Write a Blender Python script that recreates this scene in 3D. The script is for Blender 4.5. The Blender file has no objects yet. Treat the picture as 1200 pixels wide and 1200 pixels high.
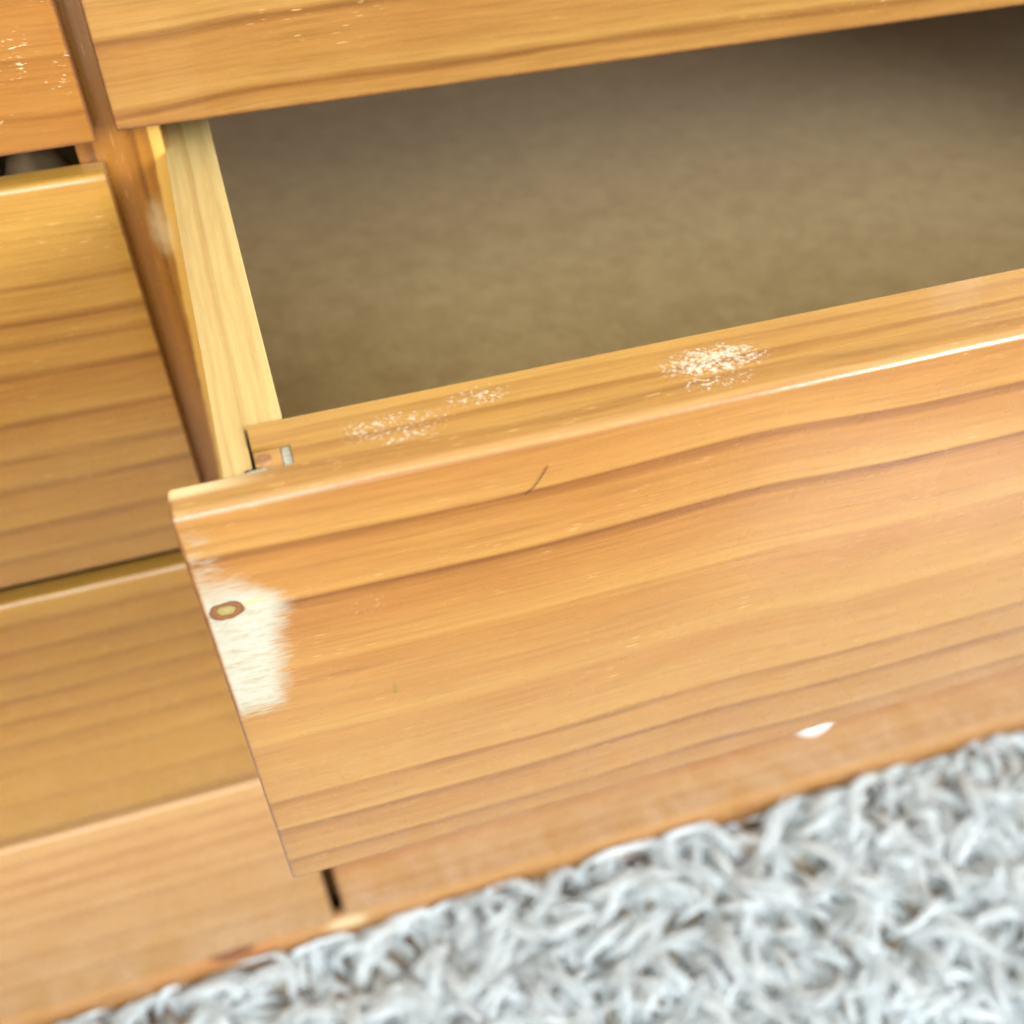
import bpy, bmesh, math, random
import numpy as np
from mathutils import Matrix, Vector
random.seed(7)
rng = np.random.default_rng(11)
scene = bpy.context.scene
COL = scene.collection
Z0 = 0.035                      # the floor is z = 0, the top of the rug pile about 0.035

# ------------------------------------------------------------------ camera
R = [[0.9544112281505502, -0.29813547568959053, -0.014643965156339561],
     [-0.22250672023897244, -0.6778867778580527, -0.7006855755998714],
     [0.19897227703540557, 0.6720005614138793, -0.7133198990850997]]
cam_d = bpy.data.cameras.new('camera')
cam = bpy.data.objects.new('camera', cam_d)
COL.objects.link(cam)
M = Matrix(((R[0][0], -R[1][0], -R[2][0], 0.0302),
            (R[0][1], -R[1][1], -R[2][1], -0.3766),
            (R[0][2], -R[1][2], -R[2][2], 0.8227 + Z0),
            (0, 0, 0, 1)))
cam.matrix_world = M
cam_d.sensor_width = 36.0
cam_d.sensor_fit = 'HORIZONTAL'
cam_d.lens = 1260.39 / 1200 * 36.0
cam_d.clip_start = 0.01
cam_d.clip_end = 100
cam_d.dof.use_dof = True
cam_d.dof.focus_distance = 0.325
cam_d.dof.aperture_fstop = 7.5
scene.camera = cam

# ------------------------------------------------------------------ light (indoors: lamps and soft room light)
world = bpy.data.worlds.new('World')
scene.world = world
world.use_nodes = True
bg = world.node_tree.nodes['Background']
bg.inputs[0].default_value = (1.0, 0.95, 0.88, 1)
bg.inputs[1].default_value = 1.0


def area(name, loc, target, sx, sy, power, color):
    d = bpy.data.lights.new(name, 'AREA')
    d.shape = 'RECTANGLE'
    d.size, d.size_y = sx, sy
    d.energy = power
    d.color = color
    o = bpy.data.objects.new(name, d)
    COL.objects.link(o)
    o.location = loc
    o.rotation_euler = (Vector(target) - Vector(loc)).to_track_quat('-Z', 'Y').to_euler()
    return o


area('window_light', (2.0, -2.0, 1.6), (0.1, 0, 0.4), 1.3, 1.0, 80, (0.95, 0.98, 1.0))
area('front_fill', (-0.6, -2.1, 2.3), (0.0, -0.1, 0.4), 1.8, 1.6, 52, (0.92, 0.97, 1.0))  # added unseen lamp behind the camera, fills the left drawer fronts

vs = scene.view_settings
vs.view_transform = 'Standard'
vs.look = 'None'
vs.exposure = 0.50
vs.gamma = 1.0
vs.use_curve_mapping = False
scene.cycles.max_bounces = 6
scene.cycles.diffuse_bounces = 4
scene.cycles.glossy_bounces = 2
scene.cycles.transmission_bounces = 3
scene.cycles.caustics_reflective = False
scene.cycles.caustics_refractive = False
scene.cycles.use_denoising = True
scene.cycles.use_adaptive_sampling = True
scene.cycles.adaptive_threshold = 0.03


# ------------------------------------------------------------------ helpers
def lin(r, g, b):
    def f(c):
        c /= 255.0
        return c / 12.92 if c <= 0.04045 else ((c + 0.055) / 1.055) ** 2.4
    return (f(r), f(g), f(b), 1.0)


class NT:
    """short-hand for shader node trees"""
    def __init__(s, name):
        s.mat = bpy.data.materials.new(name)
        s.mat.use_nodes = True
        s.t = s.mat.node_tree
        s.b = s.t.nodes['Principled BSDF']
        s.tc = s.t.nodes.new('ShaderNodeTexCoord')

    def put(s, sock, v):
        if v is None:
            return
        if hasattr(v, 'is_output') or isinstance(v, bpy.types.NodeSocket):
            s.t.links.new(v, sock)
        else:
            sock.default_value = v

    def m(s, op, a, b=None, c=None, clamp=False):
        n = s.t.nodes.new('ShaderNodeMath')
        n.operation = op
        n.use_clamp = clamp
        s.put(n.inputs[0], a)
        s.put(n.inputs[1], b)
        if c is not None:
            s.put(n.inputs[2], c)
        return n.outputs[0]

    def dot(s, v, w):
        n = s.t.nodes.new('ShaderNodeVectorMath')
        n.operation = 'DOT_PRODUCT'
        s.put(n.inputs[0], v)
        n.inputs[1].default_value = w
        return n.outputs['Value']

    def comb(s, x, y, z):
        n = s.t.nodes.new('ShaderNodeCombineXYZ')
        for i, v in enumerate((x, y, z)):
            s.put(n.inputs[i], v)
        return n.outputs[0]

    def noise(s, vec, scale=1.0, detail=2.0, rough=0.5, dist=0.0):
        n = s.t.nodes.new('ShaderNodeTexNoise')
        s.put(n.inputs['Vector'], vec)
        n.inputs['Scale'].default_value = scale
        n.inputs['Detail'].default_value = detail
        n.inputs['Roughness'].default_value = rough
        n.inputs['Distortion'].default_value = dist
        return n.outputs['Fac']

    def ramp(s, fac, stops, interp='LINEAR'):
        n = s.t.nodes.new('ShaderNodeValToRGB')
        r = n.color_ramp
        r.interpolation = interp
        stops = sorted(stops, key=lambda q: q[0])[:32]
        while len(r.elements) < len(stops):
            r.elements.new(0.5)
        for e, (p, c) in zip(r.elements, stops):
            e.position = p
            e.color = c if isinstance(c, tuple) else (c, c, c, 1)
        s.put(n.inputs[0], fac)
        return n.outputs[0]

    def step(s, v, lo, hi):
        n = s.t.nodes.new('ShaderNodeMapRange')
        n.interpolation_type = 'SMOOTHSTEP'
        s.put(n.inputs[0], v)
        s.put(n.inputs[1], lo)
        s.put(n.inputs[2], hi)
        return n.outputs[0]

    def mix(s, fac, a, b, mode='MIX'):
        n = s.t.nodes.new('ShaderNodeMix')
        n.data_type = 'RGBA'
        n.blend_type = mode
        s.put(n.inputs[0], fac)
        s.put(n.inputs[6], a)
        s.put(n.inputs[7], b)
        return n.outputs[2]

    def bump(s, h, strength, dist=0.001):
        n = s.t.nodes.new('ShaderNodeBump')
        n.inputs['Strength'].default_value = strength
        n.inputs['Distance'].default_value = dist
        s.put(n.inputs['Height'], h)
        return n.outputs[0]


LIGHTER = dict(light=lin(206, 161, 104), mid=lin(193, 141, 82), dark=lin(136, 88, 46))
GOLD = dict(light=lin(194, 148, 66), mid=lin(176, 118, 44), dark=lin(104, 62, 22))
STILE = dict(light=lin(182, 124, 46), mid=lin(160, 99, 32), dark=lin(98, 55, 18))
AXES = {'x': ((1, 0, 0), (0, 1, 1)), 'z': ((0, 0, 1), (1, 0.6, 0)), 'y': ((0, 1, 0), (1, 0, 1))}
HONEY = dict(light=lin(193, 149, 80), mid=lin(172, 115, 55), dark=lin(106, 65, 30))
PALE = dict(light=lin(210, 186, 122), mid=lin(200, 168, 102), dark=lin(158, 118, 66))


def wood(name, grain='x', rings=None, span=(0.0, 0.2), cols=HONEY, warp=0.006, warpf=(6.0, 18.0), seed=0.0,
         curve=None, rough=0.28, coat=0.5, pores=1.0, soft=0.0012, extra=None, scuff=0.0, ringamt=1.0, lw=1.0, rim=False):
    """varnished softwood: growth rings across the board, fibres and pores along it"""
    n = NT(name)
    cols = {k: tuple(c * 0.725 for c in v[:3]) + (1,) for k, v in cols.items()}
    P = n.tc.outputs['Object']
    A, W = AXES[grain]
    al = n.dot(P, A)
    ac = n.dot(P, W)
    s0, s1 = span
    w = n.noise(n.comb(n.m('MULTIPLY', al, warpf[0]), n.m('MULTIPLY', ac, warpf[1]), seed + 3.1), 1.0, 2.0, 0.45)
    s = n.m('ADD', ac, n.m('MULTIPLY', n.m('SUBTRACT', w, 0.5), warp * 2))
    if curve:                                        # the drift of the rings along this board
        lo, hi, pts = curve
        c = n.ramp(n.m('DIVIDE', n.m('SUBTRACT', al, lo), hi - lo), [(p, 0.5 + d * 20) for p, d in pts], 'B_SPLINE')
        s = n.m('SUBTRACT', s, n.m('MULTIPLY', n.m('SUBTRACT', c, 0.5), 0.05))
    if rings is None:
        r = random.Random(seed * 13 + 5)
        rings = []
        q = s0 + r.uniform(0, 0.02)
        while q < s1 and len(rings) < 10:
            rings.append((q, r.uniform(0.5, 1.0)))
            q += (s1 - s0) / 10.5 * r.uniform(0.5, 1.6)
    stops = []
    L = s1 - s0
    prev = s0 - 0.02
    rings = sorted((r if len(r) == 3 else (r[0], r[1], 0.35 + 0.6 * r[1])) for r in rings)
    for q, k, _ in rings:
        gap = q - prev
        stops += [(max(0, (q - min(0.7 * gap, 0.03) - s0) / L), 0.45 * k),
                  (max(0, (q - s0) / L), k), (max(0, (q + soft - s0) / L), 0.0)]
        prev = q
    sn = n.m('DIVIDE', n.m('SUBTRACT', s, s0), L)
    ring = n.ramp(sn, stops)
    lst = []
    for q, _, k in rings:                            # the thin late-wood line that closes each ring
        lst += [(max(0, (q - 0.0022 * lw - s0) / L), 0.0), (max(0, (q - 0.0002 - s0) / L), min(1, k)), (max(0, (q + 0.8 * soft - s0) / L), 0.0)]
    line = n.m('MULTIPLY', n.ramp(sn, lst), n.m('ADD', 0.25, n.m('MULTIPLY', n.noise(n.comb(n.m('MULTIPLY', al, 22.0), n.m('MULTIPLY', ac, 60.0), seed + 4), 1.0, 2.0), 0.75)))
    fine = n.noise(n.comb(n.m('MULTIPLY', al, 20.0), n.m('MULTIPLY', s, 560.0), seed), 1.0, 4.0, 0.7)
    band = n.noise(n.comb(n.m('MULTIPLY', al, 4.0), n.m('MULTIPLY', s, 95.0), seed + 9), 1.0, 2.0, 0.5)
    blot = n.noise(n.comb(n.m('MULTIPLY', al, 14.0), n.m('MULTIPLY', ac, 30.0), seed + 5), 1.0, 2.0, 0.5)
    v = n.m('ADD', n.m('MULTIPLY', ring, 0.85), n.m('SUBTRACT', n.m('ADD', n.m('MULTIPLY', blot, 0.55), n.m('MULTIPLY', band, 0.6)), 0.42), clamp=True)
    col = n.mix(v, cols['light'], cols['mid'])
    f = n.m('ADD', n.m('ADD', n.m('MULTIPLY', line, ringamt), n.m('MULTIPLY', ring, 0.16)), n.m('MULTIPLY', n.m('SUBTRACT', fine, 0.46), 1.15), clamp=True)
    col = n.mix(f, col, cols['dark'])
    # short pale resin pores
    po = n.noise(n.comb(n.m('MULTIPLY', al, 130.0), n.m('MULTIPLY', ac, 2300.0), seed + 1), 1.0, 1.0, 0.4)
    pz = n.noise(n.comb(n.m('MULTIPLY', al, 20.0), n.m('MULTIPLY', ac, 50.0), seed + 2), 1.0, 1.0)
    pm = n.m('MULTIPLY', n.step(po, 0.69, 0.75), n.step(pz, 0.5, 0.66))
    col = n.mix(n.m('MULTIPLY', pm, 0.5 * pores), col, lin(250, 214, 150))
    speck = n.noise(P, 900.0, 2.0, 0.7)
    col = n.mix(n.m('MULTIPLY', n.step(speck, 0.66, 0.8), 0.22), col, cols['dark'])
    height = n.m('ADD', n.m('MULTIPLY', fine, 0.5), n.m('MULTIPLY', n.noise(P, 260.0, 2.0), 0.6))
    rg = n.m('ADD', rough, n.m('MULTIPLY', n.m('SUBTRACT', n.noise(P, 70.0, 3.0), 0.5), 0.16))
    ct = n.m('MULTIPLY', coat, 1.0)
    if scuff:
        sv = n.noise(n.comb(n.m('MULTIPLY', al, 260.0), n.m('MULTIPLY', ac, 900.0), seed + 7), 1.0, 2.0, 0.6)
        sz = n.noise(n.comb(n.m('MULTIPLY', al, 36.0), n.m('MULTIPLY', ac, 60.0), seed + 8), 1.0, 2.0)
        sm = n.m('MULTIPLY', n.step(sv, 0.60, 0.72), n.step(sz, 0.46, 0.62))
        col = n.mix(n.m('MULTIPLY', sm, scuff), col, lin(246, 218, 170))
        height = n.m('ADD', height, n.m('MULTIPLY', sm, 0.8))
    if rim:                                          # stain gathered dark on the sawn ends and lower arris
        xx = n.dot(P, (1, 0, 0))
        zz = n.dot(P, (0, 0, 1))
        wv = n.m('MULTIPLY', n.m('SUBTRACT', n.noise(P, 160.0, 2.0), 0.5), 0.0012)
        e1 = n.m('MINIMUM', n.m('ADD', xx, wv), n.m('SUBTRACT', 0.726, n.m('ADD', xx, wv)))
        em = n.m('MAXIMUM', n.step(e1, 0.0014, 0.0003), n.step(n.m('ADD', zz, wv), 0.0022, 0.0006))
        col = n.mix(n.m('MULTIPLY', em, 0.62), col, lin(96, 54, 40))
    if extra:
        col, rg, ct, height = extra(n, P, col, rg, ct, height)
    n.put(n.b.inputs['Base Color'], col)
    n.put(n.b.inputs['Roughness'], rg)
    n.put(n.b.inputs['Coat Weight'], ct)
    n.b.inputs['Coat Roughness'].default_value = 0.12
    n.b.inputs['Coat IOR'].default_value = 1.45
    n.put(n.b.inputs['Normal'], n.bump(height, 0.34, 0.0006))
    return n.mat


def ell(n, P, ax, cx, cz, rx, rz, other='z'):
    """1 at the middle of an ellipse, 0 at its rim, on the board's face"""
    xi = n.dot(P, (1, 0, 0))
    zi = n.dot(P, (0, 0, 1) if other == 'z' else (0, 1, 0))
    a = n.m('DIVIDE', n.m('SUBTRACT', xi, cx), rx)
    b = n.m('DIVIDE', n.m('SUBTRACT', zi, cz), rz)
    return n.m('SUBTRACT', 1.0, n.m('SQRT', n.m('ADD', n.m('MULTIPLY', a, a), n.m('MULTIPLY', b, b))))


def simple(name, col, rough=0.6, bumpn=None, var=0.15, scale=60.0, metal=0.0, coat=0.0):
    n = NT(name)
    P = n.tc.outputs['Object']
    v = n.noise(P, scale, 4.0, 0.6)
    dark = tuple(c * (1 - 2 * var) for c in col[:3]) + (1,)
    n.put(n.b.inputs['Base Color'], n.mix(v, dark, tuple(min(1, c * (1 + var)) for c in col[:3]) + (1,)))
    n.b.inputs['Roughness'].default_value = rough
    n.b.inputs['Metallic'].default_value = metal
    n.b.inputs['Coat Weight'].default_value = coat
    if bumpn:
        n.put(n.b.inputs['Normal'], n.bump(n.noise(P, bumpn, 3.0), 0.3, 0.0008))
    return n.mat


def link(name, me, mat, parent=None, loc=(0, 0, 0)):
    o = bpy.data.objects.new(name, me)
    COL.objects.link(o)
    if mat:
        me.materials.clear()
        me.materials.append(mat)
    o.parent = parent
    o.location = loc
    return o


def box_mesh(name, x0, x1, y0, y1, z0, z1, bevel=0.001, seg=2):
    bm = bmesh.new()
    vs_ = [bm.verts.new((x, y, z)) for x in (x0, x1) for y in (y0, y1) for z in (z0, z1)]
    for f in ((0, 1, 3, 2), (4, 6, 7, 5), (0, 4, 5, 1), (2, 3, 7, 6), (0, 2, 6, 4), (1, 5, 7, 3)):
        bm.faces.new([vs_[i] for i in f])
    bmesh.ops.recalc_face_normals(bm, faces=bm.faces)
    if bevel:
        bmesh.ops.bevel(bm, geom=list(bm.edges), offset=bevel, segments=seg, profile=0.5, affect='EDGES')
    me = bpy.data.meshes.new(name)
    bm.to_mesh(me)
    bm.free()
    smooth(me)
    return me


def smooth(me, ang=40):
    for p in me.polygons:
        p.use_smooth = True
    me.set_sharp_from_angle(angle=math.radians(ang))


def prism_z(name, poly, z0, z1, bevel=0.0005):
    bm = bmesh.new()
    lo = [bm.verts.new((x, y, z0)) for x, y in poly]
    hi = [bm.verts.new((x, y, z1)) for x, y in poly]
    bm.faces.new(lo[::-1])
    top = bm.faces.new(hi)
    k = len(poly)
    for i in range(k):
        bm.faces.new((lo[i], lo[(i + 1) % k], hi[(i + 1) % k], hi[i]))
    bmesh.ops.recalc_face_normals(bm, faces=bm.faces)
    if bevel:
        bmesh.ops.bevel(bm, geom=list(top.edges), offset=bevel, segments=2, profile=0.5, affect='EDGES')
    me = bpy.data.meshes.new(name)
    bm.to_mesh(me)
    bm.free()
    smooth(me)
    return me


TL = 0.0104                    # thickness of the overlapping drawer face
TT = 0.0287                    # face plus the inner front board


def front_mesh(w, h, rt=0.0032, rb=0.0012, re=0.0012):
    """a drawer face: profile with a rounded top front edge, run along x, ends eased"""
    prof = [(TL, 0.0), (TL, h)]
    for i in range(10):
        a = math.radians(72) * i / 9
        prof.append((rt * 0.9511 - rt * math.sin(a) + 0.00005, h - rt * (1 - math.cos(a))))
    prof.append((0.0, h - rt * 0.691 - 0.0003))
    for i in range(6):
        a = math.pi / 2 * i / 5
        prof.append((rb - rb * math.cos(a), rb - rb * math.sin(a)))
    nseg = 60
    bm = bmesh.new()
    rows = []
    r2 = random.Random(int(w * 1e4 + h * 1e5))
    wob = [r2.uniform(-1, 1) for _ in range(nseg + 1)]
    for k in range(nseg + 1):
        x = w * k / nseg
        d = 0.00012 * wob[k]
        rows.append([bm.verts.new((x, y + (d if y < TL * 0.5 else 0), z)) for y, z in prof])
    np_ = len(prof)
    for k in range(nseg):
        for i in range(np_):
            j = (i + 1) % np_
            bm.faces.new((rows[k][i], rows[k][j], rows[k + 1][j], rows[k + 1][i]))
    caps = [bm.faces.new(rows[0][::-1]), bm.faces.new(rows[-1])]
    bmesh.ops.recalc_face_normals(bm, faces=bm.faces)
    eds = {e for c in caps for e in c.edges}
    bmesh.ops.bevel(bm, geom=list(eds), offset=re, segments=3, profile=0.5, affect='EDGES')
    me = bpy.data.meshes.new('front_panel')
    bm.to_mesh(me)
    bm.free()
    smooth(me, 24)
    return me


# ------------------------------------------------------------------ floor and rug (setting, then pile at the end)
floor_mat = wood('floor boards', 'x', span=(-2, 2), cols=dict(light=lin(170, 120, 80), mid=lin(150, 100, 62), dark=lin(110, 70, 40)), seed=40, pores=0.2)
floor = link('floor', box_mesh('floor', -3, 3, -3, 3, -0.05, 0.0, 0), floor_mat)
floor['kind'] = 'structure'

# ------------------------------------------------------------------ dresser
dresser = bpy.data.objects.new('dresser', None)
COL.objects.link(dresser)
dresser['label'] = 'honey-coloured pine dresser with two columns of drawers, one drawer pulled open'
dresser['category'] = 'dresser'

W = 0.726                      # width of a drawer face
GX = 0.0041                    # half the gap between the two columns
H = 0.1886
ZB = [0.030, 0.25, 0.45, 0.65]  # undersides of the four rows of faces (before Z0)
HS = [0.2086, H, H, H]

DEPTH = 0.64
m_carc = wood('carcass pine', 'x', span=(-0.1, 1.0), seed=21)
m_carcz = wood('carcass pine upright', 'z', span=(-0.9, 0.9), seed=22)


def stile_extra(n, P, col, rg, ct, h):
    x = n.dot(P, (1, 0, 0))
    z = n.dot(P, (0, 0, 1))
    # lit strip beside the drawer side, painted into the stile colour
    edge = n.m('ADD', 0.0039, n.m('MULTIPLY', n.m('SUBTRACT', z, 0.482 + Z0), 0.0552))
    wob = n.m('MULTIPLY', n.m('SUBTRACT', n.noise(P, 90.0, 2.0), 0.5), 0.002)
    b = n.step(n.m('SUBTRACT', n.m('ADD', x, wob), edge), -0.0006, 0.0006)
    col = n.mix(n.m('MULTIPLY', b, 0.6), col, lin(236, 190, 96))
    e = n.step(n.m('MULTIPLY', ell(n, P, 'x', 0.0085, 0.609 + Z0, 0.006, 0.017), n.m('ADD', 0.3, n.noise(P, 240.0, 3.0))), 0.0, 0.7)
    col = n.mix(n.m('MULTIPLY', e, 0.4), col, lin(226, 204, 150))
    return col, n.m('ADD', rg, n.m('MULTIPLY', e, 0.3)), ct, h


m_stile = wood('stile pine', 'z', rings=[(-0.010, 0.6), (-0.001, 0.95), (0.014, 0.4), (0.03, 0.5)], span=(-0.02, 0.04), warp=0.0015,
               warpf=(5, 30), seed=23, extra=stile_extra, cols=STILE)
zt_all = 0.8386 + Z0 + 0.012
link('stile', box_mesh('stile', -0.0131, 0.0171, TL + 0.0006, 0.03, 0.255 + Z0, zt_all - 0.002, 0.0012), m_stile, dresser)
link('divider_panel', box_mesh('divider_panel', -0.009, 0.0125, 0.0305, DEPTH, 0.024 + Z0, zt_all - 0.002, 0.0008), m_carcz, dresser)
XO = GX + W
for s in (-1, 1):
    xa, xb = sorted((s * (XO - 0.016), s * (XO + 0.004)))
    link('side_panel', box_mesh('side_panel', xa, xb, TL + 0.0006, DEPTH, 0.0, zt_all, 0.0015), m_carcz, dresser)
link('back_panel', box_mesh('back_panel', -XO + 0.017, XO - 0.017, DEPTH - 0.012, DEPTH - 0.004, 0.03, zt_all - 0.002, 0.0005), m_carc, dresser)
link('top_panel', box_mesh('top_panel', -XO - 0.02, XO + 0.02, -0.012, DEPTH + 0.01, zt_all + 0.001, zt_all + 0.023, 0.004, 3), m_carc, dresser)
link('base_panel', box_mesh('base_panel', -XO + 0.017, XO - 0.017, 0.031, DEPTH - 0.0125, 0.030, 0.05, 0.0005), m_carc, dresser)


def plinth_extra(n, P, col, rg, ct, h):
    e = ell(n, P, 'x', -0.0830, 0.0200 + Z0, 0.020, 0.012)
    k = n.step(n.m('ADD', e, n.m('MULTIPLY', n.m('SUBTRACT', n.noise(P, 110.0, 2.0), 0.5), 0.5)), 0.0, 0.4)
    col = n.mix(n.m('MULTIPLY', k, 0.95), col, lin(52, 32, 26))
    halo = n.step(ell(n, P, 'x', -0.085, 0.016 + Z0, 0.075, 0.02), 0.0, 0.8)
    col = n.mix(n.m('MULTIPLY', halo, 0.3), col, lin(178, 100, 52))
    p = n.step(n.m('ADD', ell(n, P, 'x', 0.004, 0.0135 + Z0, 0.020, 0.012), n.m('MULTIPLY', n.m('SUBTRACT', n.noise(P, 130.0, 3.0), 0.5), 0.8)), 0.0, 0.45)
    col = n.mix(n.m('MULTIPLY', p, 0.55), col, lin(226, 208, 166))
    return col, rg, ct, h


m_plinth = wood('plinth pine', 'x', rings=[(0.012, 0.5), (0.03, 0.7), (0.046, 0.5)], span=(0, 0.08), seed=24, warp=0.003, extra=plinth_extra, cols=dict(light=lin(204, 154, 96), mid=lin(190, 134, 76), dark=lin(130, 80, 40)))
link('plinth', box_mesh('plinth', -XO + 0.0, XO - 0.0, 0.0030, 0.0105, 0.0, 0.0265 + Z0, 0.0008), m_plinth, dresser)

# ---- drawer materials
m_box = wood('pale drawer side pine', 'y', rings=[(0.05, 0.4), (0.10, 0.5), (0.15, 0.4), (0.2045, 0.3), (0.2098, 0.75), (0.2165, 0.4)], span=(0.0, 0.25), cols=PALE,
             warp=0.002, warpf=(9, 40), seed=31, rough=0.5, coat=0.05, pores=0.3, ringamt=0.55)
m_boxx = wood('pale drawer back pine', 'x', span=(0, 0.2), cols=PALE, seed=32, rough=0.5, coat=0.05, pores=0.3)


def inner_extra(n, P, col, rg, ct, h):
    tot = None
    for cx, cy, rx, ry, k in ((0.058, 0.0170, 0.024, 0.0090, 0.62), (0.083, 0.0215, 0.016, 0.0065, 0.6), (0.061, 0.011, 0.014, 0.004, 0.65),
                              (0.044, 0.0075, 0.008, 0.0028, 0.7), (0.150, 0.0165, 0.025, 0.0105, 0.9)):
        e = n.m('MULTIPLY', n.step(ell(n, P, 'x', cx, cy, rx, ry, 'y'), 0.0, 0.7), k)
        tot = e if tot is None else n.m('MAXIMUM', tot, e)
    fl = n.noise(n.comb(n.m('MULTIPLY', n.dot(P, (1, 0, 0)), 700.0), n.m('MULTIPLY', n.dot(P, (0, 1, 0)), 900.0), 0.3), 1.0, 4.0, 0.7)
    k = n.step(n.m('ADD', n.m('MULTIPLY', tot, 0.30), fl), 0.66, 0.90)
    col = n.mix(n.m('MULTIPLY', k, 0.58), col, lin(253, 244, 226))
    h = n.m('ADD', h, n.m('MULTIPLY', k, 2.5))
    return col, n.m('ADD', rg, n.m('MULTIPLY', k, 0.1)), ct, h


RINGS_OPEN = [(0.013, 0.5, 0.6), (0.0345, 0.55, 0.7), (0.0525, 0.5, 0.55), (0.085, 0.35, 0.0), (0.120, 0.55, 0.0), (0.1495, 0.85, 0.85), (0.1715, 0.8, 0.85), (0.1880, 0.5, 0.2), (0.1975, 0.3, 0.4), (0.205, 0.3, 0.3)]
CURVE_OPEN = (0.0, 0.32, [(0.0, 0.0015), (0.09, 0.0005), (0.28, -0.0008), (0.36, -0.0004), (0.45, 0.001), (0.52, 0.0014), (0.58, 0.0), (0.66, -0.0022), (0.78, -0.0024), (1.0, -0.002)])


def open_extra(n, P, col, rg, ct, h):
    x = n.dot(P, (1, 0, 0))
    y = n.dot(P, (0, 1, 0))
    z = n.dot(P, (0, 0, 1))
    face = n.m('LESS_THAN', y, 0.004)
    # ---- patch rubbed down to bare wood at the left end
    edge = n.ramp(n.m('DIVIDE', z, 0.19), [(0.50, 0.4), (0.55, 0.56), (0.58, 0.64), (0.61, 0.67), (0.74, 0.80), (0.79, 0.90), (0.815, 0.84), (0.84, 0.60), (0.87, 0.42), (0.90, 0.34), (0.935, 0.26), (0.972, 0.16), (0.985, 0.0)])
    edge = n.m('MULTIPLY', edge, 0.025)
    st = n.noise(n.comb(n.m('MULTIPLY', x, 130.0), n.m('MULTIPLY', z, 2400.0), 2.2), 1.0, 3.0, 0.7)
    st2 = n.noise(n.comb(n.m('MULTIPLY', x, 150.0), n.m('MULTIPLY', z, 420.0), 5.2), 1.0, 3.0, 0.65)
    st = n.m('ADD', n.m('MULTIPLY', st, 0.6), n.m('MULTIPLY', st2, 0.4))
    d = n.m('SUBTRACT', edge, n.m('ADD', x, n.m('MULTIPLY', n.m('SUBTRACT', st, 0.5), 0.017)))
    d = n.m('DIVIDE', n.m('SUBTRACT', edge, x), 0.0115)
    d = n.m('ADD', n.m('MINIMUM', d, 1.0), 0.36)
    bare = n.step(n.m('ADD', d, n.m('MULTIPLY', n.m('SUBTRACT', st, 0.5), 1.9)), 0.14, 0.86)
    bare = n.m('MULTIPLY', bare, n.step(n.m('ADD', z, n.m('MULTIPLY', n.m('SUBTRACT', st, 0.5), 0.03)), 0.1015, 0.110))
    bare = n.m('MULTIPLY', bare, n.m('ADD', 0.74, n.m('MULTIPLY', st2, 0.5)), clamp=True)
    upper = n.step(z, 0.152, 0.166)                     # thinner, streaky above
    streak = n.step(n.m('ADD', st, n.m('MULTIPLY', n.m('SUBTRACT', 0.166, z), 4.0)), 0.42, 0.58)
    bare = n.m('MULTIPLY', bare, n.m('ADD', n.m('SUBTRACT', 1.0, upper), n.m('MULTIPLY', upper, n.m('MULTIPLY', streak, 0.75))))
    bare = n.m('MULTIPLY', bare, n.step(x, 0.0006, 0.0018))
    barecol = n.mix(n.m('ADD', n.m('MULTIPLY', n.step(st, 0.35, 0.75), 0.55), n.m('MULTIPLY', n.step(st2, 0.4, 0.75), 0.45)), lin(176, 182, 170), lin(152, 142, 112))
    col = n.mix(n.m('MULTIPLY', bare, 0.9), col, barecol)
    # ---- knot
    kx, kz = 0.0062, 0.1521
    a = n.m('DIVIDE', n.m('SUBTRACT', x, kx), 0.0048)
    b = n.m('DIVIDE', n.m('SUBTRACT', z, kz), 0.0035)
    wob = n.m('MULTIPLY', n.m('SUBTRACT', n.noise(P, 300.0, 3.0), 0.5), 0.6)
    r = n.m('ADD', n.m('SQRT', n.m('ADD', n.m('MULTIPLY', a, a), n.m('MULTIPLY', b, b))), wob)
    tail = n.m('MULTIPLY', n.step(n.m('ABSOLUTE', n.m('SUBTRACT', n.m('SUBTRACT', z, kz + 0.0006), n.m('MULTIPLY', n.m('SUBTRACT', x, kx), 0.10))), 0.0011, 0.0002),
               n.m('MULTIPLY', n.step(x, 0.009, 0.0105), n.step(x, 0.021, 0.011)))
    col = n.mix(n.m('MULTIPLY', tail, 0.7), col, lin(206, 166, 96))
    kcol = n.ramp(r, [(0.0, lin(152, 142, 92)), (0.50, lin(136, 124, 70)), (0.565, lin(104, 82, 42)), (0.60, lin(66, 44, 24)), (0.66, lin(140, 86, 44)), (0.80, lin(112, 74, 42)), (1.0, lin(94, 60, 34))])
    col = n.mix(n.step(r, 1.04, 0.93), col, kcol)
    # ---- small dark speck and a pinkish smear
    sp = n.step(n.m('ADD', ell(n, P, 'x', 0.0471, 0.0993, 0.0009, 0.0042), 0.0), 0.0, 0.5)
    col = n.mix(n.m('MULTIPLY', n.m('MULTIPLY', sp, face), 0.7), col, lin(120, 104, 40))
    sm = n.m('MULTIPLY', n.step(ell(n, P, 'x', 0.042, 0.141, 0.008, 0.006), 0.0, 0.6), n.step(n.noise(P, 620.0, 2.0), 0.56, 0.66))
    col = n.mix(n.m('MULTIPLY', sm, 0.18), col, lin(222, 178, 160))
    rg = n.m('ADD', rg, n.m('MULTIPLY', bare, 0.35))
    ct = n.m('MULTIPLY', ct, n.m('SUBTRACT', 1.0, bare))
    h = n.m('ADD', h, n.m('MULTIPLY', bare, n.m('SUBTRACT', n.m('MULTIPLY', st, 0.8), 0.4)))
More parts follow.
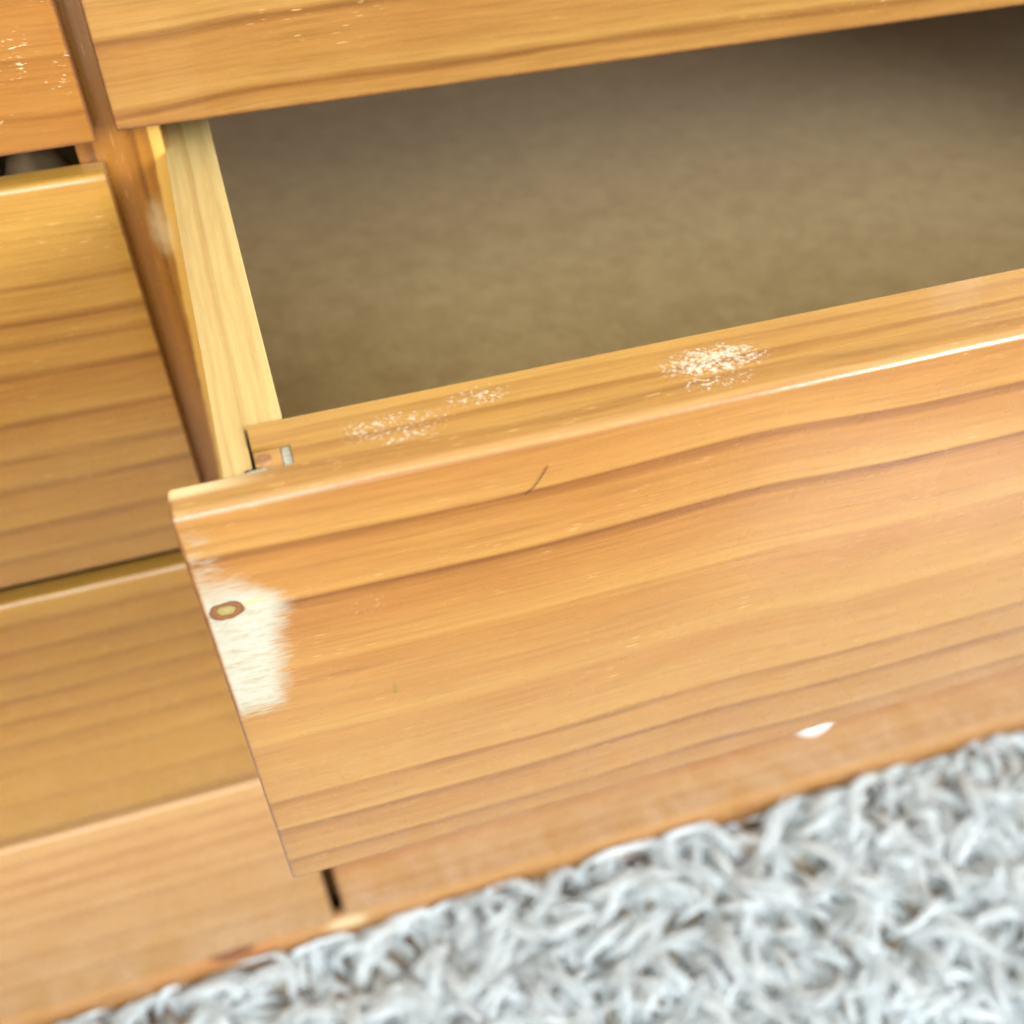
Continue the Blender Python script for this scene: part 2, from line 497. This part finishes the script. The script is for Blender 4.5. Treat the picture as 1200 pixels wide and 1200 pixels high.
    # ---- flaked varnish on the top edge
    e = n.step(ell(n, P, 'x', 0.148, 0.009, 0.020, 0.008, 'y'), 0.0, 0.7)
    fl = n.noise(n.comb(n.m('MULTIPLY', x, 700.0), n.m('MULTIPLY', y, 900.0), 0.3), 1.0, 4.0, 0.7)
    k = n.m('MULTIPLY', n.step(n.m('ADD', n.m('MULTIPLY', e, 0.22), fl), 0.74, 0.85), n.step(z, 0.182, 0.187))
    col = n.mix(n.m('MULTIPLY', k, 0.5), col, lin(253, 244, 226))
    h = n.m('ADD', h, n.m('MULTIPLY', k, 2.0))
    # pale worn arris at the left end of the top
    pe = n.m('MULTIPLY', n.step(y, 0.0055, 0.0085), n.m('MULTIPLY', n.step(x, 0.030, 0.004), n.step(z, 0.184, 0.1875)))
    col = n.mix(n.m('MULTIPLY', pe, 0.55), col, lin(242, 222, 170))
    return col, rg, ct, h


def rings_of(vals):
    return list(vals)


m_front = {
    (0, 3): wood('face A', 'x', rim=True, rings=rings_of([(0.012, .35), (0.03, .3), (0.055, .5), (0.09, .5), (0.14, .6)]), span=(0, 0.2), seed=1, scuff=0.8, warp=0.004,
                 cols=dict(light=lin(184, 130, 60), mid=lin(168, 106, 42), dark=lin(116, 66, 26))),
    (0, 2): wood('face B', 'x', rim=True, rings=rings_of([(0.016, .5), (0.0335, .6), (0.055, .6), (0.070, .5), (0.088, .7), (0.1115, .7), (0.126, .4), (0.136, .75), (0.151, .25)]),
                 span=(0, 0.2), seed=2, warp=0.003, soft=0.004, cols=GOLD, ringamt=0.8),
    (0, 1): wood('face C', 'x', rim=True, rings=rings_of([(0.03, .35), (0.062, .35), (0.083, .5), (0.103, .5), (0.12, .55), (0.137, .5), (0.155, .55), (0.173, .5)]), span=(0, 0.2), seed=3,
                 warp=0.004, soft=0.005, cols=GOLD, ringamt=0.65),
    (0, 0): wood('face D', 'x', rim=True, rings=rings_of([(0.04, .4), (0.075, .5), (0.115, .55), (0.132, .35), (0.155, .5), (0.172, .5), (0.19, .3)]), span=(0, 0.21), seed=4, warp=0.005, soft=0.004, cols=LIGHTER),
    (1, 3): wood('face E', 'x', rim=True, rings=rings_of([(0.006, .6), (0.0305, .7), (0.075, .5), (0.12, .6), (0.16, .5)]), span=(0, 0.2), seed=5, warp=0.003, soft=0.003, scuff=0.0,
                 curve=(0.0, 0.3, [(0.0, -0.001), (0.09, 0.0), (0.16, 0.002), (0.3, 0.003), (1.0, 0.003)])),
    (1, 2): wood('face F', 'x', rim=True, rings=RINGS_OPEN, span=(0.0, 0.21), seed=6, warp=0.0012, curve=CURVE_OPEN, extra=open_extra, soft=0.0011, ringamt=1.0, lw=1.9),
    (1, 1): wood('face G', 'x', rim=True, seed=7),
    (1, 0): wood('face H', 'x', rim=True, rings=rings_of([(0.015, .4), (0.035, .5), (0.052, .45), (0.078, 1.0, .5), (0.12, .6), (0.16, .5)]), span=(0, 0.21), seed=8, warp=0.002, soft=0.006, cols=dict(light=lin(212, 166, 106), mid=lin(190, 130, 72), dark=lin(138, 86, 44))),  # strongest ring paints the shadow band under the open drawer
}
m_inner = wood('inner front pine', 'x', rings=[(0.1985, .2, .2), (0.2045, .5, .55), (0.2125, .3, .25)], span=(0.17, 0.22), seed=12, warp=0.0012, warpf=(5, 30), extra=inner_extra,
               cols=dict(light=lin(198, 154, 80), mid=lin(178, 122, 58), dark=lin(112, 68, 32)), pores=0.3)
m_board = NT('hardboard')
_P = m_board.tc.outputs['Object']
_v = m_board.noise(_P, 75.0, 6.0, 0.72)
_w = m_board.noise(_P, 700.0, 3.0, 0.7)
_c = m_board.mix(m_board.step(_v, 0.3, 0.72), lin(166, 140, 88), lin(186, 162, 110))
_c = m_board.mix(m_board.m('MULTIPLY', m_board.step(_w, 0.45, 0.75), 0.25), _c, lin(120, 100, 72))
m_board.put(m_board.b.inputs['Base Color'], _c)
m_board.b.inputs['Roughness'].default_value = 0.5
m_board.b.inputs['Sheen Weight'].default_value = 0.55
m_board.b.inputs['Sheen Roughness'].default_value = 0.45
m_board.b.inputs['Sheen Tint'].default_value = (0.80, 0.76, 0.80, 1)
m_board.put(m_board.b.inputs['Normal'], m_board.bump(_w, 0.12, 0.0004))
m_board = m_board.mat
m_fill = simple('grey filler', lin(172, 172, 152), 0.85, 900.0, 0.35, 900.0)
m_plug = wood('plug wood', 'x', rings=[(0.2, .3)], span=(0.17, 0.22), seed=17, cols=dict(light=lin(200, 156, 90), mid=lin(186, 136, 70), dark=lin(150, 98, 52)))
m_nail = simple('dull brown nail head', lin(150, 108, 68), 0.5, 500.0, 0.2, 300.0)
m_dark = simple('dark joint', lin(30, 18, 10), 0.9)
m_knob = simple('white glaze', lin(245, 243, 245), 0.12, None, 0.02, 20.0, coat=0.8)


def lathe_y(name, prof, seg=28):
    """profile of (distance in front of the face, radius) turned about the y axis"""
    bm = bmesh.new()
    rows = []
    for d, r in prof:
        rows.append([bm.verts.new((r * math.cos(2 * math.pi * i / seg), -d, r * math.sin(2 * math.pi * i / seg))) for i in range(seg)])
    for a, b in zip(rows, rows[1:]):
        for i in range(seg):
            j = (i + 1) % seg
            bm.faces.new((a[i], a[j], b[j], b[i]))
    bm.faces.new(rows[0][::-1])
    bm.faces.new(rows[-1])
    bmesh.ops.recalc_face_normals(bm, faces=bm.faces)
    me = bpy.data.meshes.new(name)
    bm.to_mesh(me)
    bm.free()
    smooth(me, 60)
    return me


knob_me = lathe_y('knob', [(-0.002, 0.007), (0.004, 0.0075), (0.008, 0.007), (0.011, 0.010), (0.015, 0.0145), (0.019, 0.0162), (0.023, 0.0158), (0.0265, 0.0125), (0.0288, 0.0075), (0.0294, 0.0025)])

SX0, SXM, SX1 = 0.0139, 0.0221, 0.0316          # drawer side: outer face, rebate, inner face (from the face's left end)


def drawer(col, row, label):
    h = HS[row]
    x0 = GX if col else -GX - W
    d = bpy.data.objects.new('drawer', None)
    COL.objects.link(d)
    d.parent = dresser
    d.location = (x0, 0, ZB[row] + Z0)
    d['label'] = label
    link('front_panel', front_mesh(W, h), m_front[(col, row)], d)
    opened = (col, row) == (1, 2)
    zb = 0.022
    yend = DEPTH - 0.05
    g = 0.0008 if opened else 0.0002
    for mirror in (False, True):
        def X(v):
            return W - v if mirror else v
        poly = [(X(SX0), TL + 0.0002), (X(SXM - g), TL + 0.0002), (X(SXM - g), TT + 0.0003), (X(SX1), TT + 0.0003), (X(SX1), yend), (X(SX0), yend)]
        link('side_board', prism_z('side_board', poly, zb, h - (0.0006 if opened else 0.05), 0.0005), m_box, d)
    pk = 0.0190
    if opened:
        poly = [(SXM, 0.0202), (0.0318, 0.0185), (0.0318, TL + 0.0006), (0.0300, TL + 0.00002), (W - SXM, TL + 0.00002), (W - SXM, TT), (SXM, TT)]
        link('inner_front', prism_z('inner_front', poly, zb, h, 0.0), m_inner, d)
        link('wood_plug', box_mesh('wood_plug', 0.0222, 0.0292, TL + 0.0007, 0.0188, h - 0.02, h - 0.0007, 0.0004), m_plug, d)
        link('filler', box_mesh('filler', 0.02925, 0.03175, TL + 0.0007, 0.0185, h - 0.02, h - 0.0006, 0.0004), m_fill, d)
        link('filler', prism_z('filler', [(0.0180, TL + 0.0003), (0.0250, TL + 0.0004), (0.0243, TL + 0.0012), (0.0205, TL + 0.0010)], h - 0.01, h - 0.0002, 0.0001), m_fill, d)
        link('joint_gap', box_mesh('joint_gap', 0.0194, 0.0236, TL + 0.0011, TL + 0.0015, h - 0.01, h - 0.0002, 0), m_dark, d)
        nm = lathe_y('nail_head', [(0, 0.0021), (0.0003, 0.0021), (0.0006, 0.0017), (0.0004, 0.0008)], 18)
        nm.transform(Matrix.Rotation(-math.pi / 2, 4, 'X'))
        link('nail_head', nm, m_nail, d, (0.0246, 0.0152, h - 0.0009))
    else:
        link('inner_front', box_mesh('inner_front', SXM, W - SXM, TL + 0.0002, TT, zb, h - 0.055, 0.0006), m_inner, d)
    link('back_board', box_mesh('back_board', SX1 + 0.0002, W - SX1 - 0.0002, yend - 0.014, yend - 0.001, zb, h - 0.006, 0.0006), m_boxx, d)
    link('bottom_panel', box_mesh('bottom_panel', SX1 - 0.004, W - SX1 + 0.004, TT - 0.004, yend - 0.0145, zb + 0.008, zb + 0.012, 0), m_board, d)
    link('knob', knob_me, m_knob, d, (W / 2 - 0.008, 0, 0.1295 if row == 0 else h / 2))
    return d


labels = {
    (0, 3): 'closed top left drawer with scuffed varnish',
    (0, 2): 'closed drawer left of the pulled-out drawer, just under the gap',
    (0, 1): 'closed third drawer from the top in the left column',
    (0, 0): 'closed bottom drawer of the left column',
    (1, 3): 'closed drawer above the pulled-out drawer',
    (1, 2): 'pulled-out empty drawer with a patch rubbed to bare wood and a knot',
    (1, 1): 'closed drawer hidden behind the pulled-out drawer front',
    (1, 0): 'closed bottom right drawer with a white knob',
}
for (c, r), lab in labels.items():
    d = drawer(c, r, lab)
    if (c, r) == (1, 2):
        d.location.y = -0.1802
        d.location.x = 0.0022
        d.rotation_euler = (0, 0.0031, 0.0007)
        d.location.z = ZB[2] + Z0
    if (c, r) == (1, 3):
        d.rotation_euler = (0, 0.0089, 0)
        d.location.z += 0.0028
        d.location.x = 0.0030

# ------------------------------------------------------------------ bundle inside the upper left drawer, seen through the gap
bm = bmesh.new()
bmesh.ops.create_uvsphere(bm, u_segments=32, v_segments=18, radius=1.0)
for v in bm.verts:
    k = 1 + 0.05 * math.sin(5 * v.co.x + 3 * v.co.z) + 0.03 * math.sin(14 * v.co.z + 4 * v.co.x)
    v.co = Vector((v.co.x * 0.0155 * k, v.co.y * 0.020 * k, v.co.z * 0.026 * k))
me = bpy.data.meshes.new('cloth_bundle')
bm.to_mesh(me)
bm.free()
smooth(me, 80)
bun = link('cloth_bundle', me, simple('grey-brown cloth', lin(196, 166, 126), 0.45, 160.0, 0.35, 120.0), None, (-0.0335, 0.051, 0.6055 + Z0))
bun['label'] = 'rounded grey-brown bundle in the dark gap of the left drawer'
bun['category'] = 'bundle'

# ------------------------------------------------------------------ hair lying on the pulled-out drawer face
def tube(name, pts, rad, mat, sides=6):
    vs2, fs = [], []
    k = len(pts)
    for i, p in enumerate(pts):
        t = (pts[min(i + 1, k - 1)] - pts[max(i - 1, 0)]).normalized()
        u = t.cross(Vector((0, 1, 0))).normalized()
        w = t.cross(u)
        r = rad * (0.6 if i in (0, k - 1) else 1)
        for j in range(sides):
            a = 2 * math.pi * j / sides
            vs2.append(p + u * r * math.cos(a) + w * r * math.sin(a))
    for i in range(k - 1):
        for j in range(sides):
            j2 = (j + 1) % sides
            fs.append((i * sides + j, i * sides + j2, (i + 1) * sides + j2, (i + 1) * sides + j))
    me2 = bpy.data.meshes.new(name)
    me2.from_pydata([tuple(v) for v in vs2], [], fs)
    smooth(me2, 80)
    return link(name, me2, mat)


hp = []
for i in range(15):
    t = i / 14
    x = 0.0022 + 0.0898 + 0.0065 * t + 0.0008 * math.sin(t * math.pi) * (1 - t)
    z = 0.45 + Z0 + 0.1700 + 0.0087 * t - 0.0008 * math.sin(t * math.pi)
    hp.append(Vector((x, -0.1802 - 0.00028, z)))
hr = tube('hair', hp, 0.00012, simple('dark hair', lin(60, 34, 20), 0.4))
hr['label'] = 'short dark hair lying on the face of the pulled-out drawer'
hr['category'] = 'hair'

# ------------------------------------------------------------------ rug
rug = bpy.data.objects.new('rug', None)
COL.objects.link(rug)
rug['label'] = 'shaggy bluish-white long-pile rug in front of the dresser'
rug['category'] = 'rug'
m_back = simple('rug backing', lin(206, 190, 164), 0.95, 500.0, 0.2, 300.0)
RX0, RX1, RY0, RY1 = -0.55, 0.95, -0.62, -0.006
link('backing', box_mesh('backing', RX0, RX1, RY0, RY1, 0.001, 0.007, 0.001), m_back, rug)

n = NT('rug yarn')
P = n.tc.outputs['Object']
v = n.noise(P, 28.0, 2.0)
at = n.t.nodes.new('ShaderNodeAttribute')
at.attribute_name = 'shade'
v = n.m('ADD', n.m('MULTIPLY', v, 0.4), n.m('MULTIPLY', at.outputs['Fac'], 0.8), clamp=True)
n.put(n.b.inputs['Base Color'], n.mix(v, (0.77, 0.87, 0.91, 1), (0.92, 0.985, 1.0, 1)))
n.b.inputs['Roughness'].default_value = 0.6
n.b.inputs['Specular IOR Level'].default_value = 0.3
n.b.inputs['Subsurface Weight'].default_value = 0.0
tr = n.t.nodes.new('ShaderNodeBsdfTranslucent')
tr.inputs[0].default_value = (0.92, 0.94, 0.95, 1)
mx = n.t.nodes.new('ShaderNodeMixShader')
mx.inputs[0].default_value = 0.28
outn = n.t.nodes['Material Output']
n.t.links.new(n.b.outputs[0], mx.inputs[1])
n.t.links.new(tr.outputs[0], mx.inputs[2])
n.t.links.new(mx.outputs[0], outn.inputs[0])
m_yarn = n.mat


def pile(name, cells, nf, seg, rad, sides=3):
    """long-pile tufts; every tuft is a lock of fibres that share one curling path"""
    T = len(cells)
    base = np.array(cells)
    phi = rng.uniform(0, 2 * np.pi, T)
    lean = rng.uniform(0.030, 0.074, T)
    height = rng.uniform(0.016, 0.038, T)
    curl = rng.normal(0, 0.65, T)
    drop = rng.uniform(-0.002, 0.010, T)
    wid = rng.uniform(0.0023, 0.0044, T)
    wph = rng.uniform(0, 6.28, T)
    t = np.linspace(0, 1, seg + 1)
    F = T * nf
    idx = np.repeat(np.arange(T), nf)
    ph = phi[idx] + rng.normal(0, 0.04, F)
    le = lean[idx] * rng.uniform(0.72, 1.12, F)
    he = height[idx] * rng.uniform(0.88, 1.08, F)
    cu = curl[idx] + rng.normal(0, 0.06, F)
    dr = drop[idx]
    oa = rng.uniform(0, 2 * np.pi, F)
    orr = np.sqrt(rng.uniform(0, 1, F)) * wid[idx]
    tt = t[None, :]
    ang = ph[:, None] + cu[:, None] * tt
    rise = np.sin(np.minimum(tt * 1.25, 1.0) * np.pi / 2)
    radial = le[:, None] * tt ** 1.5
    spread = 0.55 + 0.95 * np.sin(np.pi * np.clip(0.08 + tt * 0.92, 0, 1)) - 0.35 * tt
    twist = oa[:, None] + 0.9 * tt
    wave = 0.0030 * np.sin(5.5 * tt + wph[idx][:, None]) * tt
    cx = base[idx, 0][:, None] + radial * np.cos(ang) + orr[:, None] * np.cos(twist) * spread - wave * np.sin(ang)
    cy = base[idx, 1][:, None] + radial * np.sin(ang) + orr[:, None] * np.sin(twist) * spread + wave * np.cos(ang)
    cz = 0.006 + he[:, None] * rise - dr[:, None] * np.clip(tt - 0.55, 0, 1) ** 1.5 * 3.0 + orr[:, None] * np.cos(2 * twist + 1) * spread * 0.35
    cy = np.minimum(cy, -0.0015)
    cz = np.maximum(cz, 0.004)
    C = np.stack([cx, cy, cz], -1)
    Tn = np.gradient(C, axis=1)
    Tn /= np.linalg.norm(Tn, axis=-1, keepdims=True) + 1e-9
    up = np.array([0.31, 0.17, 0.93])
    U = np.cross(Tn, up)
    U /= np.linalg.norm(U, axis=-1, keepdims=True) + 1e-9
    V = np.cross(Tn, U)
    r = rad * (1.0 - 0.75 * tt ** 3)[..., None] * rng.uniform(0.8, 1.2, F)[:, None, None]
    rings = []
    for j in range(sides):
        a = 2 * np.pi * j / sides
        rings.append(C + U * r * math.cos(a) + V * r * math.sin(a))
    VV = np.stack(rings, 2).reshape(-1, 3)                 # F, seg+1, sides
    b0 = (np.arange(F)[:, None, None] * (seg + 1) + np.arange(seg)[None, :, None]) * sides
    j = np.arange(sides)[None, None, :]
    j2 = (j + 1) % sides
    Q = np.stack(np.broadcast_arrays(b0 + j, b0 + j2, b0 + sides + j2, b0 + sides + j), -1).reshape(-1, 4)
    me3 = bpy.data.meshes.new(name)
    me3.vertices.add(len(VV))
    me3.vertices.foreach_set('co', VV.astype(np.float32).ravel())
    me3.loops.add(Q.size)
    me3.loops.foreach_set('vertex_index', Q.astype(np.int32).ravel())
    me3.polygons.add(len(Q))
    me3.polygons.foreach_set('loop_start', np.arange(0, Q.size, 4, dtype=np.int32))
    me3.polygons.foreach_set('use_smooth', np.ones(len(Q), dtype=bool))
    me3.update()
    atr = me3.attributes.new('shade', 'FLOAT', 'POINT')
    atr.data.foreach_set('value', np.repeat(rng.uniform(0, 1, F), (seg + 1) * sides).astype(np.float32))
    me3.validate()
    o = link(name, me3, m_yarn, rug)
    o['kind'] = 'stuff'
    return o


def grid(x0, x1, y0, y1, pitch, skip=None):
    out = []
    ny = int((y1 - y0) / pitch)
    nx = int((x1 - x0) / pitch)
    for a in range(nx + 1):
        for b in range(ny + 1):
            x = x0 + (a + (0.5 if b % 2 else 0)) * pitch + random.uniform(-0.4, 0.4) * pitch
            y = y1 - b * pitch + random.uniform(-0.4, 0.4) * pitch
            if skip and skip[0] < x < skip[1] and skip[2] < y < skip[3]:
                continue
            out.append((x, min(y, -0.008)))
    return out


core = (-0.26, 0.70, -0.28, 0.0)
pile('pile', grid(core[0], core[1], core[2], -0.008, 0.0124), 18, 8, 0.00052)
pile('pile', grid(RX0 + 0.01, RX1 - 0.01, RY0 + 0.01, -0.008, 0.0150, core), 9, 6, 0.0011)
